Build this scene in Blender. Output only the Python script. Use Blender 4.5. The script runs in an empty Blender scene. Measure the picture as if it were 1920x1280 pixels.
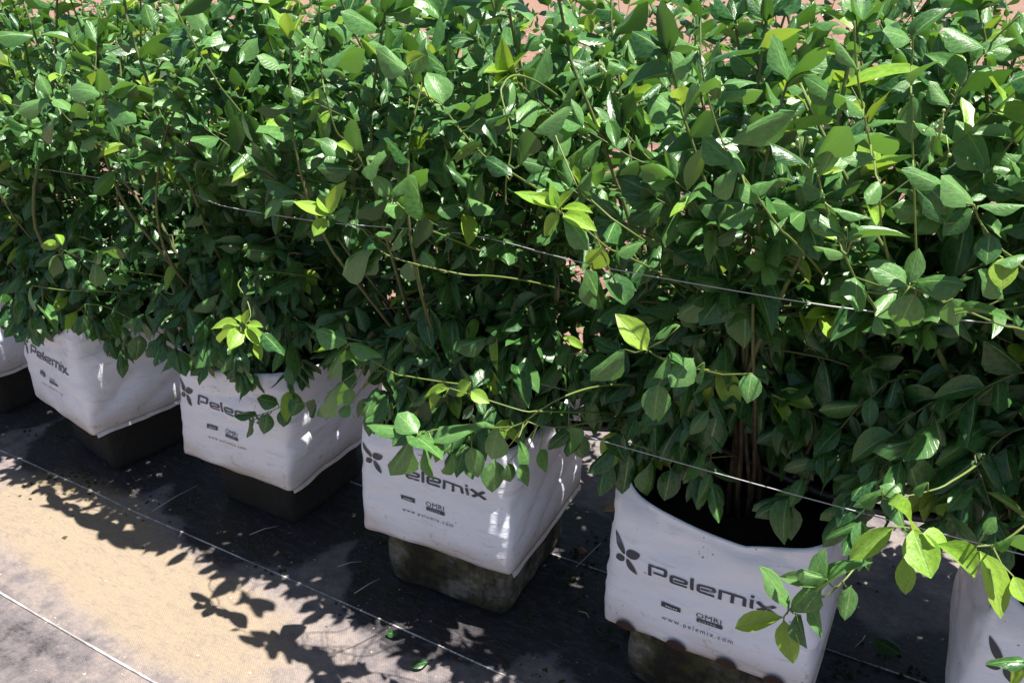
import bpy, math, random
import numpy as np
from mathutils import Vector, Matrix, noise
from mathutils.bvhtree import BVHTree

S = bpy.context.scene
COL = S.collection
R = math.radians
rng = random.Random(11)

# ------------------------------------------------------------------ camera
CAM_H = 1.028
YAW, PITCH, ROLL = R(-30.5), R(25.1), R(-1.6)
F = Vector((math.sin(YAW)*math.cos(PITCH), math.cos(YAW)*math.cos(PITCH), -math.sin(PITCH)))
RT = Vector((math.cos(YAW), -math.sin(YAW), 0))
UP = RT.cross(F)
RT, UP = math.cos(ROLL)*RT + math.sin(ROLL)*UP, -math.sin(ROLL)*RT + math.cos(ROLL)*UP
cd = bpy.data.cameras.new('camera'); cam = bpy.data.objects.new('camera', cd); COL.objects.link(cam)
cam.matrix_world = Matrix(((RT.x, UP.x, -F.x, 0), (RT.y, UP.y, -F.y, 0), (RT.z, UP.z, -F.z, CAM_H), (0, 0, 0, 1)))
cd.sensor_width = 36; cd.lens = 36*1500/1920; cd.clip_start = .02; cd.clip_end = 500
S.camera = cam
EYE = Vector((0, 0, CAM_H))

# ------------------------------------------------------------------ light
SUN = Vector((.30, .06, 1)).normalized()
sl = bpy.data.lights.new('sun', 'SUN'); sl.energy = 5.0; sl.angle = R(.5); sl.color = (1, .955, .88)
so = bpy.data.objects.new('sun', sl); COL.objects.link(so)
so.rotation_euler = (-SUN).to_track_quat('-Z', 'Y').to_euler(); so.location = (0, 0, 5)
W = bpy.data.worlds.new('World'); S.world = W; W.use_nodes = True
wn = W.node_tree.nodes; wl = W.node_tree.links
sky = wn.new('ShaderNodeTexSky'); sky.sky_type = 'NISHITA'; sky.sun_disc = False
sky.sun_elevation = math.asin(SUN.z); sky.sun_rotation = math.atan2(SUN.x, SUN.y)
wn['Background'].inputs[1].default_value = .046
wl.new(sky.outputs[0], wn['Background'].inputs[0])
S.view_settings.view_transform = 'Standard'; S.view_settings.look = 'None'
S.view_settings.gamma = 1; S.view_settings.exposure = 1.2

# ------------------------------------------------------------------ helpers
def at(px, py, Y):
    d = F + RT*((px-960)/1500) - UP*((py-640)/1500)
    return EYE + d*(Y/d.y)

def prj(p):
    d = p-EYE; z = d.dot(F)
    if z < .05: return None
    return 960+1500*d.dot(RT)/z, 640-1500*d.dot(UP)/z, z

def tag(o, label=None, cat=None, group=None, kind=None):
    if label: o['label'] = label
    if cat: o['category'] = cat
    if group: o['group'] = group
    if kind: o['kind'] = kind
    return o

def link(name, me, parent=None, loc=None):
    o = bpy.data.objects.new(name, me); COL.objects.link(o)
    if parent: o.parent = parent
    if loc is not None: o.location = loc
    return o

def empty(name, loc):
    o = bpy.data.objects.new(name, None); COL.objects.link(o); o.location = loc
    o.empty_display_size = .05
    return o

def mesh(name, v, f, m, smooth=True, uv=None):
    me = bpy.data.meshes.new(name); me.from_pydata([tuple(p) for p in v], [], f)
    if m: me.materials.append(m)
    if smooth: me.polygons.foreach_set('use_smooth', [True]*len(me.polygons))
    if uv is not None:
        l = me.uv_layers.new(name='UVMap')
        idx = np.empty(len(me.loops), dtype=np.int32); me.loops.foreach_get('vertex_index', idx)
        l.data.foreach_set('uv', np.asarray(uv, dtype=np.float32)[idx].ravel())
    me.update(); return me

def tube_geo(pts, rad, n=6, V=None, Fc=None):
    """append a tapering tube along pts; rad is a number or a list"""
    V = [] if V is None else V; Fc = [] if Fc is None else Fc
    b = len(V); k = len(pts)
    if not hasattr(rad, '__len__'): rad = [rad]*k
    t = (pts[1]-pts[0]).normalized(); a = t.orthogonal().normalized()
    for i, p in enumerate(pts):
        t = (pts[min(i+1, k-1)]-pts[max(i-1, 0)])
        if t.length > 1e-9: t.normalize()
        a = a-t*a.dot(t)
        a = a.normalized() if a.length > 1e-6 else t.orthogonal().normalized()
        c = t.cross(a)
        for j in range(n):
            q = 2*math.pi*j/n
            V.append(p+(a*math.cos(q)+c*math.sin(q))*rad[i])
    for i in range(k-1):
        for j in range(n):
            Fc.append((b+i*n+j, b+i*n+(j+1) % n, b+(i+1)*n+(j+1) % n, b+(i+1)*n+j))
    Fc.append(tuple(b+j for j in reversed(range(n)))); Fc.append(tuple(b+(k-1)*n+j for j in range(n)))
    return V, Fc

# node shorthand
class NT:
    def __init__(s, name):
        s.m = bpy.data.materials.new(name); s.m.use_nodes = True
        s.n = s.m.node_tree.nodes; s.l = s.m.node_tree.links
        s.b = s.n['Principled BSDF']; s.out = s.n['Material Output']
    def N(s, t, **kw):
        x = s.n.new(t)
        for k, v in kw.items():
            if k.startswith('i_'): s.put(x, k[2:], v)
            else: setattr(x, k, v)
        return x
    def put(s, x, key, v):
        key = int(key) if str(key).isdigit() else key
        if isinstance(v, bpy.types.NodeSocket): s.l.new(v, x.inputs[key])
        else: x.inputs[key].default_value = v
    def noise(s, vec, scale, detail=4, rough=.55, dist=0):
        x = s.N('ShaderNodeTexNoise'); x.inputs['Scale'].default_value = scale; x.inputs['Detail'].default_value = detail
        x.inputs['Roughness'].default_value = rough; x.inputs['Distortion'].default_value = dist
        if vec is not None: s.l.new(vec, x.inputs['Vector'])
        return x.outputs['Fac']
    def math(s, op, a, b=None, c=None, clamp=False):
        x = s.N('ShaderNodeMath', operation=op, use_clamp=clamp)
        for i, v in enumerate((a, b, c)):
            if v is not None: s.put(x, i, v)
        return x.outputs[0]
    def ramp(s, v, a, b, lo=0., hi=1.):
        x = s.N('ShaderNodeMapRange', interpolation_type='SMOOTHSTEP')
        for i, q in enumerate((v, a, b, lo, hi)): s.put(x, i, q)
        return x.outputs[0]
    def mix(s, f, a, b, blend='MIX'):
        x = s.N('ShaderNodeMix', data_type='RGBA', blend_type=blend)
        s.put(x, 0, f)
        for k, v in ((6, a), (7, b)):
            if not isinstance(v, bpy.types.NodeSocket): v = (*v, 1) if len(v) == 3 else v
            s.put(x, k, v)
        return x.outputs[2]
    def coord(s, which='Object'): return s.N('ShaderNodeTexCoord').outputs[which]
    def mapping(s, vec, scale=(1, 1, 1), rot=(0, 0, 0)):
        x = s.N('ShaderNodeMapping'); s.l.new(vec, x.inputs[0]); x.inputs['Scale'].default_value = scale; x.inputs['Rotation'].default_value = rot
        return x.outputs[0]
    def bump(s, h, strength, dist, normal=None):
        x = s.N('ShaderNodeBump'); x.inputs['Strength'].default_value = strength; x.inputs['Distance'].default_value = dist
        s.l.new(h, x.inputs['Height'])
        if normal is not None: s.l.new(normal, x.inputs['Normal'])
        return x.outputs[0]
    def set(s, **kw):
        for k, v in kw.items():
            k = {'color': 'Base Color', 'rough': 'Roughness', 'spec': 'Specular IOR Level', 'normal': 'Normal', 'metal': 'Metallic'}.get(k, k)
            if isinstance(v, tuple) and len(v) == 3: v = (*v, 1)
            s.put(s.b, k, v)
        return s.m

# ------------------------------------------------------------------ materials
def leaf_material(name, dark, light, back, trans, tfac, rough):
    t = NT(name)
    oi = t.N('ShaderNodeObjectInfo').outputs['Random']
    at_ = t.N('ShaderNodeAttribute', attribute_name='tint').outputs['Fac']
    rnd = t.math('FRACT', t.math('ADD', oi, at_))
    uv = t.N('ShaderNodeUVMap').outputs[0]
    sep = t.N('ShaderNodeSeparateXYZ'); t.l.new(uv, sep.inputs[0]); u, v = sep.outputs[0], sep.outputs[1]
    au = t.math('ABSOLUTE', t.math('SUBTRACT', u, .5))
    mid = t.ramp(au, .012, .045, 1, 0)
    # side veins sweep forward from the midrib
    ph = t.math('SUBTRACT', t.math('MULTIPLY', v, 8.), t.math('MULTIPLY', t.math('POWER', au, .8), 7.))
    vein = t.ramp(t.math('ABSOLUTE', t.math('SUBTRACT', t.math('FRACT', ph), .5)), .02, .12, 1, 0)
    ob = t.coord('Generated')
    nz = t.noise(uv, 9, 3)
    n2 = t.noise(uv, 60, 2)
    c = t.mix(rnd, dark, light)
    c = t.mix(t.ramp(nz, .35, .7, 0, .35), c, tuple(min(1, x*1.7) for x in light))
    c = t.mix(t.math('MULTIPLY', vein, .12), c, tuple(min(1, x*2.0+.01) for x in light))
    c = t.mix(t.math('MULTIPLY', mid, .7), c, (.28, .42, .14))
    blem = t.math('MULTIPLY', t.ramp(rnd, .78, .9), t.ramp(t.noise(uv, 4.5, 4, .7), .56, .66))
    c = t.mix(t.math('MULTIPLY', blem, .75), c, (.16, .085, .03))
    bf = t.N('ShaderNodeNewGeometry').outputs['Backfacing']
    bc = t.mix(t.math('MULTIPLY', t.math('MAXIMUM', mid, t.math('MULTIPLY', vein, .4)), .6), back, tuple(x*1.5 for x in back))
    c = t.mix(bf, c, bc)
    h = t.math('ADD', t.math('MULTIPLY', t.math('ADD', t.math('MULTIPLY', vein, .35), t.math('MULTIPLY', mid, 1.5)), -.5), t.math('MULTIPLY', nz, 1.1))
    rg = t.math('ADD', t.math('MULTIPLY', bf, .3), t.math('ADD', t.math('MULTIPLY', nz, .18), rough-.09))
    m = t.set(color=c, rough=rg, spec=.55, normal=t.bump(h, .35, .0012))
    tr = t.N('ShaderNodeBsdfTranslucent'); t.put(tr, 0, t.mix(rnd, trans, tuple(x*.75 for x in trans)))
    mx = t.N('ShaderNodeMixShader'); t.put(mx, 0, tfac); t.l.new(t.b.outputs[0], mx.inputs[1]); t.l.new(tr.outputs[0], mx.inputs[2])
    t.l.new(mx.outputs[0], t.out.inputs[0])
    return m

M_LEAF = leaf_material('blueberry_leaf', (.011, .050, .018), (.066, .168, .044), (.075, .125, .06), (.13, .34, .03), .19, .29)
M_BRIGHT = leaf_material('sun_brightened_leaf', (.062, .165, .044), (.125, .265, .080), (.11, .18, .08), (.20, .46, .04), .24, .33)  # lighter copy of the leaf green, sunlight put into the colour
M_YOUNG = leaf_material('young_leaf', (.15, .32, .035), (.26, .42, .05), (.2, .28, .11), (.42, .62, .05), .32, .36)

t = NT('stem_bark'); oc = t.coord(); geo = t.N('ShaderNodeSeparateXYZ'); t.l.new(t.N('ShaderNodeNewGeometry').outputs['Position'], geo.inputs[0])
hz = t.ramp(t.math('ADD', geo.outputs[2], t.math('MULTIPLY', t.noise(oc, 9), .3)), .55, .85)
c = t.mix(hz, (.055, .034, .022), (.10, .145, .035))
c = t.mix(t.ramp(t.noise(t.mapping(oc, (1, 1, .25)), 160, 3), .45, .65, 0, .5), c, (.15, .12, .07))
M_STEM = t.set(color=c, rough=.6, normal=t.bump(t.noise(oc, 220, 3), .4, .001))
t = NT('green_twig'); M_TWIG = t.set(color=t.mix(t.noise(t.coord(), 30), (.08, .15, .03), (.20, .24, .06)), rough=.5)
t = NT('green_berry'); M_BERRY = t.set(color=t.mix(t.noise(t.coord(), 60), (.22, .36, .10), (.35, .45, .2)), rough=.45)

t = NT('white_bag_film'); oc = t.coord()
n1 = t.noise(t.mapping(oc, (1, 1, 3)), 6, 5, .6); n2 = t.noise(oc, 45, 4); n3 = t.noise(t.mapping(oc, (3, 3, 14), (.25, .2, 0)), 5, 3, .6, .6)
sep = t.N('ShaderNodeSeparateXYZ'); t.l.new(oc, sep.inputs[0])
c = t.mix(t.ramp(n1, .4, .75, 0, .35), (.80, .835, .94), (.66, .67, .73))  # white base tinted blue, the skylight cast of shade put into the colour
c = t.mix(t.ramp(n3, .58, .74, 0, .36), c, (.42, .35, .30))
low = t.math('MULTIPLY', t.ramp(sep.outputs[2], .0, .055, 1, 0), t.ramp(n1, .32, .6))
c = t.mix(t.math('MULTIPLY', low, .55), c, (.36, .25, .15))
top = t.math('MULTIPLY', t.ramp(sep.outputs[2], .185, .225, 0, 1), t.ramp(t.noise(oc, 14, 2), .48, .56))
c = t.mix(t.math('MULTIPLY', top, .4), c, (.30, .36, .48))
spk = t.ramp(t.noise(oc, 130, 1), .74, .78)
c = t.mix(t.math('MULTIPLY', spk, .7), c, (.10, .08, .07))
h = t.math('ADD', n3, t.math('MULTIPLY', t.noise(t.mapping(oc, (1, 1, 2.5)), 18, 5), .6))
wv_ = t.N('ShaderNodeMix', data_type='VECTOR'); wv_.inputs[0].default_value = .22
nc = t.N('ShaderNodeTexNoise'); t.l.new(oc, nc.inputs['Vector']); nc.inputs['Scale'].default_value = 7
t.l.new(oc, wv_.inputs[4]); t.l.new(nc.outputs['Color'], wv_.inputs[5])
vc = t.N('ShaderNodeTexVoronoi'); t.l.new(t.mapping(wv_.outputs[1], (1, 1, 1.7), (.5, .4, 0)), vc.inputs['Vector']); vc.inputs['Scale'].default_value = 17
h = t.math('ADD', h, t.math('MULTIPLY', vc.outputs['Distance'], .9))
spl = t.math('MULTIPLY', t.ramp(sep.outputs[2], .0, .10, 1, 0), t.ramp(t.noise(oc, 60, 5, .7), .58, .68))
c = t.mix(t.math('MULTIPLY', spl, .55), c, (.22, .15, .09))
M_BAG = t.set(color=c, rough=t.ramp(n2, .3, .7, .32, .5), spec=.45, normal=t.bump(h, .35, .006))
t = NT('black_bag_film'); M_BLACK = t.set(color=(.020, .020, .028), rough=.33, normal=t.bump(t.noise(t.coord(), 25, 4), .4, .004))
t = NT('dark_grey_print'); M_PRINT = t.set(color=t.mix(t.ramp(t.noise(t.coord(), 55, 6, .75), .56, .70), (.045, .05, .065), (.34, .34, .38)), rough=.5)
t = NT('pale_print'); M_PALE = t.set(color=(.6, .6, .63), rough=.5)
t = NT('coir'); oc = t.coord()
M_COIR = t.set(color=t.mix(t.noise(oc, 70, 5), (.010, .007, .006), (.035, .02, .014)), rough=.95, normal=t.bump(t.noise(oc, 110, 5), 1, .008))
t = NT('root_plug'); oc = t.coord()
M_PLUG = t.set(color=t.mix(t.noise(oc, 120, 5), (.02, .010, .008), (.075, .032, .022)), rough=.9, normal=t.bump(t.noise(oc, 250, 5), 1, .003))
t = NT('shade_dark_block'); oc = t.coord()
M_BLOCKD = t.set(color=t.mix(t.noise(oc, 12, 6, .7), (.006, .006, .006), (.026, .022, .015)), rough=.9, normal=t.bump(t.noise(oc, 40, 6), .8, .01))  # near-black colour carries the shade under the bags
t = NT('mossy_block'); oc = t.coord(); n1 = t.noise(oc, 7, 6, .65); n2 = t.noise(oc, 50, 5)
c = t.mix(t.ramp(n1, .48, .66), (.018, .013, .008), (.20, .185, .155)); c = t.mix(t.ramp(n2, .45, .65, 0, .7), c, (.05, .055, .012))
M_BLOCK = t.set(color=c, rough=.95, normal=t.bump(t.math('ADD', n1, t.math('MULTIPLY', n2, .4)), .8, .012))

# woven mat: black tapes, dusted with pale ochre silt
t = NT('woven_ground_cloth'); oc = t.coord()
sep = t.N('ShaderNodeSeparateXYZ'); t.l.new(oc, sep.inputs[0]); X, Y = sep.outputs[0], sep.outputs[1]
def blob(cx, cy, rx, ry):
    dx = t.math('DIVIDE', t.math('SUBTRACT', X, cx), rx); dy = t.math('DIVIDE', t.math('SUBTRACT', Y, cy), ry)
    d = t.math('ADD', t.math('MULTIPLY', dx, dx), t.math('MULTIPLY', dy, dy))
    return t.math('DIVIDE', 1, t.math('ADD', 1, t.math('MULTIPLY', d, d)))
wv = t.mapping(oc, (420, 300, 1))
chk = t.N('ShaderNodeTexChecker'); t.l.new(wv, chk.inputs[0]); chk.inputs['Scale'].default_value = 1
n1 = t.noise(oc, 3.2, 8, .68, .6); n2 = t.noise(oc, 24, 8, .78); n3 = t.noise(t.mapping(oc, (1, 2.2, 1), (0, 0, .4)), 11, 8, .75, 1.2)
dust = t.math('ADD', t.math('MULTIPLY', n1, 1.0), t.math('MULTIPLY', n3, .6))
dust = t.math('ADD', dust, t.math('MULTIPLY', t.math('SUBTRACT', n2, .5), 1.6))
bl = t.math('ADD', blob(-1.08, .63, .36, .13), blob(-1.55, .72, .25, .12))
bl = t.math('SUBTRACT', bl, t.math('ADD', blob(-1.28, .44, .22, .08), t.math('MULTIPLY', blob(-.62, .66, .22, .10), .28)))
dust = t.math('ADD', t.math('SUBTRACT', dust, .0), t.math('MULTIPLY', bl, .27))
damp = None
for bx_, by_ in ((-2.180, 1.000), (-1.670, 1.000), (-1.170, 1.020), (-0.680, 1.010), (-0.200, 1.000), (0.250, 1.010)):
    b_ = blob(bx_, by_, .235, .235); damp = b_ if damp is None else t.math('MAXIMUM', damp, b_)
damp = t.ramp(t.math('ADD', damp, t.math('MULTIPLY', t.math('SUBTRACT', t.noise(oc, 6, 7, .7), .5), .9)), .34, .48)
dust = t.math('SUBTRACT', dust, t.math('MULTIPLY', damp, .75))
c = t.mix(t.ramp(dust, .30, .72), (.018, .017, .023), (.15, .132, .142))
c = t.mix(t.ramp(dust, .62, 1.08), c, (.30, .25, .225))
yel = t.ramp(t.math('ADD', bl, t.math('MULTIPLY', t.math('SUBTRACT', n2, .5), .6)), .45, .95)
c = t.mix(t.math('MULTIPLY', yel, .6), c, (.38, .29, .17)); scr = t.ramp(t.noise(t.mapping(oc, (1, 4, 1), (0, 0, .5)), 26, 8, .8, 1.5), .46, .68, 0, .6); c = t.mix(scr, c, (.165, .14, .15))
moss = t.math('MULTIPLY', t.ramp(t.noise(oc, 7, 6, .7), .53, .66), damp)
c = t.mix(t.math('MULTIPLY', moss, .8), c, (.022, .024, .009))
c = t.mix(t.math('MULTIPLY', chk.outputs[1], .18), c, (.02, .02, .025))
grit = t.ramp(t.noise(oc, 160, 3, .6), .66, .74)
c = t.mix(t.math('MULTIPLY', grit, t.ramp(dust, .5, .9, .1, .5)), c, (.16, .11, .09))
gr = t.noise(oc, 320, 3, .7)
c = t.mix(t.math('MULTIPLY', t.ramp(gr, .3, .7, 1, 0), .25), c, (.10, .085, .075))
h = t.math('ADD', t.math('ADD', t.math('MULTIPLY', chk.outputs[1], .25), t.math('MULTIPLY', gr, .5)), t.math('ADD', n2, t.math('MULTIPLY', n1, 2)))
M_MAT = t.set(color=c, rough=t.ramp(dust, .3, .8, .55, .95), spec=.3, normal=t.bump(h, .5, .004))
t = NT('white_thread'); M_THREAD = t.set(color=t.mix(t.ramp(t.noise(t.coord(), 18, 5, .7), .42, .62), (.26, .24, .24), (.62, .60, .58)), rough=.8)
t = NT('wire'); M_WIRE = t.set(color=(.42, .43, .44), rough=.5, metal=.3)
t = NT('black_hose'); M_HOSE = t.set(color=(.012, .012, .014), rough=.4)
t = NT('dry_straw'); M_STRAW = t.set(color=t.mix(t.noise(t.coord(), 40), (.33, .27, .18), (.5, .45, .36)), rough=.85)
t = NT('soil'); oc = t.coord(); n1 = t.noise(oc, 1.6, 8, .65); n2 = t.noise(oc, 14, 8, .75)
vo = t.N('ShaderNodeTexVoronoi'); t.l.new(oc, vo.inputs['Vector']); vo.inputs['Scale'].default_value = 22
c = t.mix(n1, (.16, .085, .06), (.27, .155, .115)); c = t.mix(t.ramp(n2, .45, .65, 0, .7), c, (.36, .235, .18))
c = t.mix(t.ramp(t.noise(oc, 40, 4), .6, .7, 0, .7), c, (.15, .085, .06))
M_SOIL = t.set(color=c, rough=.95, normal=t.bump(t.math('ADD', n2, t.math('MULTIPLY', vo.outputs[0], .6)), 1, .03))
t = NT('pale_stone'); M_STONE = t.set(color=t.mix(t.noise(t.coord(), 8, 5), (.17, .10, .08), (.35, .23, .18)), rough=.9)
t = NT('dry_leaf'); M_DRY = t.set(color=t.mix(t.N('ShaderNodeObjectInfo').outputs['Random'], (.30, .13, .06), (.50, .33, .18)), rough=.8)
t = NT('moss'); M_MOSS = t.set(color=t.mix(t.noise(t.coord(), 30), (.02, .03, .008), (.06, .07, .02)), rough=1)

# ------------------------------------------------------------------ ground
v = []; f = []
nx, ny = 60, 40
xs = [-60, -30, -15]+[(-10+i*.35) for i in range(nx)]+[16, 30, 60]; ys = [-20, -8]+[(-3+j*.3) for j in range(ny)]+[12, 18, 30, 60, 100]
for y in ys:
    for x in xs:
        h = noise.fractal(Vector((x*.9, y*.9, 0)), 1, 2, 4)*.05
        v.append((x, y, -.03+(h*min(1, max(0, (y-1.75)*2)) if y > 1.75 else 0)))
n = len(xs)
for j in range(len(ys)-1):
    for i in range(n-1): f.append((j*n+i, j*n+i+1, (j+1)*n+i+1, (j+1)*n+i))
g = link('ground', mesh('ground', v, f, M_SOIL)); tag(g, 'reddish stony soil beyond the black ground cloth', kind='structure')

def matz(x, y):
    return noise.fractal(Vector((x*2.3, y*2.3, 3)), 1, 2, 3)*.004
v = []; f = []
nx, ny = 150, 90
for j in range(ny+1):
    for i in range(nx+1):
        x = -6+8*i/nx; y = -1.6+3.25*j/ny
        v.append((x, y+(noise.noise(Vector((x*1.5, 0, 0)))*.04 if j in (0, ny) else 0), matz(x, y)))
for j in range(ny):
    for i in range(nx): f.append((j*(nx+1)+i, j*(nx+1)+i+1, (j+1)*(nx+1)+i+1, (j+1)*(nx+1)+i))
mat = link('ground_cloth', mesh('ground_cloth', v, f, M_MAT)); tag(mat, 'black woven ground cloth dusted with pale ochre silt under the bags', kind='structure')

def seam(y, beaded, r):
    pts = []; rad = []
    x = -5.5; i = 0
    step = .004 if beaded else .03
    while x < 1.6:
        yy = y+noise.noise(Vector((x*1.3, y*5, 7)))*.006
        pts.append(Vector((x, yy, matz(x, yy)+r*.6))); rad.append(r*(1 if not beaded else (1.25 if i % 2 else .75))); x += step; i += 1
    V, Fc = tube_geo(pts, rad, 5)
    link('seam_thread', mesh('seam_thread', V, Fc, M_THREAD), mat)
seam(.508, False, .0022); seam(.793, True, .0014); seam(1.089, True, .0014); seam(.21, False, .0022)

# stones and dead leaves on the soil behind (nobody could count them)
V = []; Fc = []
rs = random.Random(5)
ico = [(0, 0, 1)]+[(math.cos(a)*.9, math.sin(a)*.9, .35) for a in [i*1.2566 for i in range(5)]]+[(math.cos(a+.6)*1, math.sin(a+.6)*1, -.4) for a in [i*1.2566 for i in range(5)]]
icf = [(0, 1, 2), (0, 2, 3), (0, 3, 4), (0, 4, 5), (0, 5, 1)]+[(1+i, 6+i, 1+(i+1) % 5) for i in range(5)]+[(6+i, 6+(i+1) % 5, 1+(i+1) % 5) for i in range(5)]
for k in range(5200):
    d = rs.random()**1.8
    y = 1.75+d*12; x = -1.0-y*.45+rs.uniform(-1, 1)*(1.6+y*.7); s = (rs.uniform(.006, .02) if rs.random() < .75 else rs.uniform(.02, .045))*(1+.8*d)
    q = Matrix.Rotation(rs.random()*6.28, 3, 'Z'); b = len(V)
    sx, sy, sz = rs.uniform(.7, 1.4), rs.uniform(.7, 1.4), rs.uniform(.4, .8)
    for p in ico: V.append(q @ Vector((p[0]*s*sx*rs.uniform(.8, 1.2), p[1]*s*sy*rs.uniform(.8, 1.2), p[2]*s*sz))+Vector((x, y, -.02)))
    Fc += [tuple(b+i for i in t_) for t_ in icf]
tag(link('gravel', mesh('gravel', V, Fc, M_STONE, False)), 'pale reddish stones strewn over the soil behind the bushes', 'gravel', kind='stuff')

# ------------------------------------------------------------------ grow bags
HB = .24; HALF = .15
class Bag:
    def __init__(s, x, y, zb, th, seed, lean=(0, 0), rimf=None, n_top=5.5, fold=.004):
        s.x, s.y, s.zb, s.th, s.seed, s.lean, s.rimf, s.n_top, s.fold = x, y, zb, th, seed, lean, rimf, n_top, fold
        s.c, s.sn = math.cos(th), math.sin(th)
        cx = x+HALF*s.c-HALF*s.sn; cy = y+HALF*s.sn+HALF*s.c
        s.centre = Vector((cx, cy, zb))
    def rim(s, q):
        q %= 4; e = q % 1
        d = -.022*math.sin(math.pi*e)**1.5+.006*noise.noise(Vector((q*2.1, s.seed, 0)))
        if s.rimf: d += s.rimf(q)
        return d
    def loc(s, q, t, off=0):
        """local position (about the bag's base centre) on the shell: q 0..4 around, t 0..1 up"""
        q %= 4; k = int(q); e = q-k; w = 2*e-1
        p = [(w, -1), (1, w), (-w, 1), (-1, -w)][k]
        nn = 34+(s.n_top*1.4-34)*min(1, t)**.45
        r = (abs(p[0])**nn+abs(p[1])**nn)**(1/nn)
        px, py = p[0]/r, p[1]/r
        nrm = [(0, -1), (1, 0), (0, 1), (-1, 0)][k]
        mid = 1-w**4
        bul = .006*math.sin(math.pi*min(1, t)**.8)*mid
        tap = 1.012-.02*t-.03*max(0, t-.75)-(.012*max(0, .04-t)/.04)
        sd = s.seed*3.7
        wr = noise.noise(Vector((q*1.6, t*3.5, sd)))*.004+noise.noise(Vector((q*4, t*9, sd+5)))*.002-abs(noise.noise(Vector((q*2.2+t*2, t*6-q*2, sd+8))))*.006
        # long slack diagonal folds, stronger on the side faces
        fa = s.fold*(2.2 if k in (1, 3) else .8)
        g = t*3.1-e*(1.1 if k == 1 else .4)+noise.noise(Vector((q*1.3, t*1.5, sd+9)))*.9
        wr += fa*(1-abs(math.sin(g*3.1))**.45)*(-1)*mid*min(1, t*4+.2)
        wr *= (.35+.65*min(1, t*3))
        hx = px*HALF*tap+nrm[0]*(bul+wr+off); hy = py*HALF*tap+nrm[1]*(bul+wr+off)
        hx += s.lean[0]*t; hy += s.lean[1]*t
        z = HB*t+s.rim(q)*max(0, t)**5+(1-t)**8*.005*noise.noise(Vector((q*5, sd, 1)))
        return Vector((hx*s.c-hy*s.sn, hx*s.sn+hy*s.c, z))

def rim4(q):      # the open bag: front rim sags to a notch, corners stand up
    d = 0
    d += .040*math.exp(-((q-0)/.09)**2)+.04*math.exp(-((q-4)/.09)**2)
    d += -.004*math.exp(-((q-.62)/.28)**2)-.010*math.exp(-(abs(q-.66)/.14))
    d += -.01*math.exp(-((q-1)/.2)**2)
    d += .055*math.exp(-((q-1.7)/.12)**2)-.012*math.exp(-((q-1.3)/.15)**2)
    return d
def corner(q): return .018*math.exp(-(((q+.5) % 1-.5)/.1)**2)

BAGS = {
 -1: Bag(-2.82, .86, .13, .05, 11),
  0: Bag(-2.33, .86, .13, .0, 12, rimf=corner),
  1: Bag(-1.832, .871, .133, -.17, 13, (.015, 0), corner, fold=.008),
  2: Bag(-1.319, .872, .128, .015, 14, (.028, 0), lambda q: .008-.004*math.cos(q*3), fold=.007),
  3: Bag(-.828, .859, .127, .042, 15, (.004, .004), lambda q: -.012+.05*math.exp(-((q-2)/.16)**2), fold=.004),
  4: Bag(-.358, .855, .131, .0, 16, (-.004, 0), rim4, 4.2, .004),
  5: Bag(.105, .862, .128, .03, 17, (-.004, 0), corner, fold=.005)}
BLAB = {
 -1: 'white grow bag farthest along the row, hidden by the bushes',
  0: 'white grow bag cut off by the left edge of the photo, beside the creased side',
  1: 'white grow bag turned at an angle with brown creases on its right side',
  2: 'white printed grow bag with a shaded leafy twig hanging over its lettering',
  3: 'white printed grow bag on the mossy block with bright leaves drooping over its rim',
  4: 'white printed grow bag with open sagging rim showing its black lining',
  5: 'white grow bag cut off at the lower right corner under the yellow green shoot'}

# --- print artwork, drawn in bag units: u across the front, h up it
def stroke(poly, w, V, Fc, close=False, step=.02):
    """mitred ribbon along a polyline (2D), cut into short pieces"""
    P = [Vector(p) for p in poly]; n_ = len(P)
    L = []; Rr = []
    for i, p in enumerate(P):
        d0 = (p-P[i-1]).normalized() if (i > 0 or close) else None
        d1 = (P[(i+1) % n_]-p).normalized() if (i < n_-1 or close) else None
        if d0 is None: d0 = d1
        if d1 is None: d1 = d0
        m0 = Vector((-d0.y, d0.x)); m1 = Vector((-d1.y, d1.x)); m = (m0+m1)
        m = m.normalized() if m.length > 1e-5 else m0
        k = w/2/max(.35, m.dot(m0))
        L.append(p+m*k); Rr.append(p-m*k)
    rg = range(n_ if close else n_-1)
    for i in rg:
        j = (i+1) % n_
        c = max(1, int((P[j]-P[i]).length/step))
        b = len(V)
        for q in range(c+1):
            V.append(L[i].lerp(L[j], q/c)); V.append(Rr[i].lerp(Rr[j], q/c))
        for q in range(c): Fc.append((b+2*q, b+2*q+1, b+2*q+3, b+2*q+2))

def rr(pts, rad=.16, k=3):   # round the inner corners of a polyline
    out = [pts[0]]
    for i in range(1, len(pts)-1):
        a, b, c = Vector(pts[i-1]), Vector(pts[i]), Vector(pts[i+1])
        r1 = min(rad, (a-b).length*.45, (c-b).length*.45)
        p = b+(a-b).normalized()*r1; q = b+(c-b).normalized()*r1
        for j in range(k+1):
            s_ = j/k; out.append(tuple(p*(1-s_)**2+b*2*s_*(1-s_)+q*s_*s_))
    out.append(pts[-1]); return out

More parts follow.
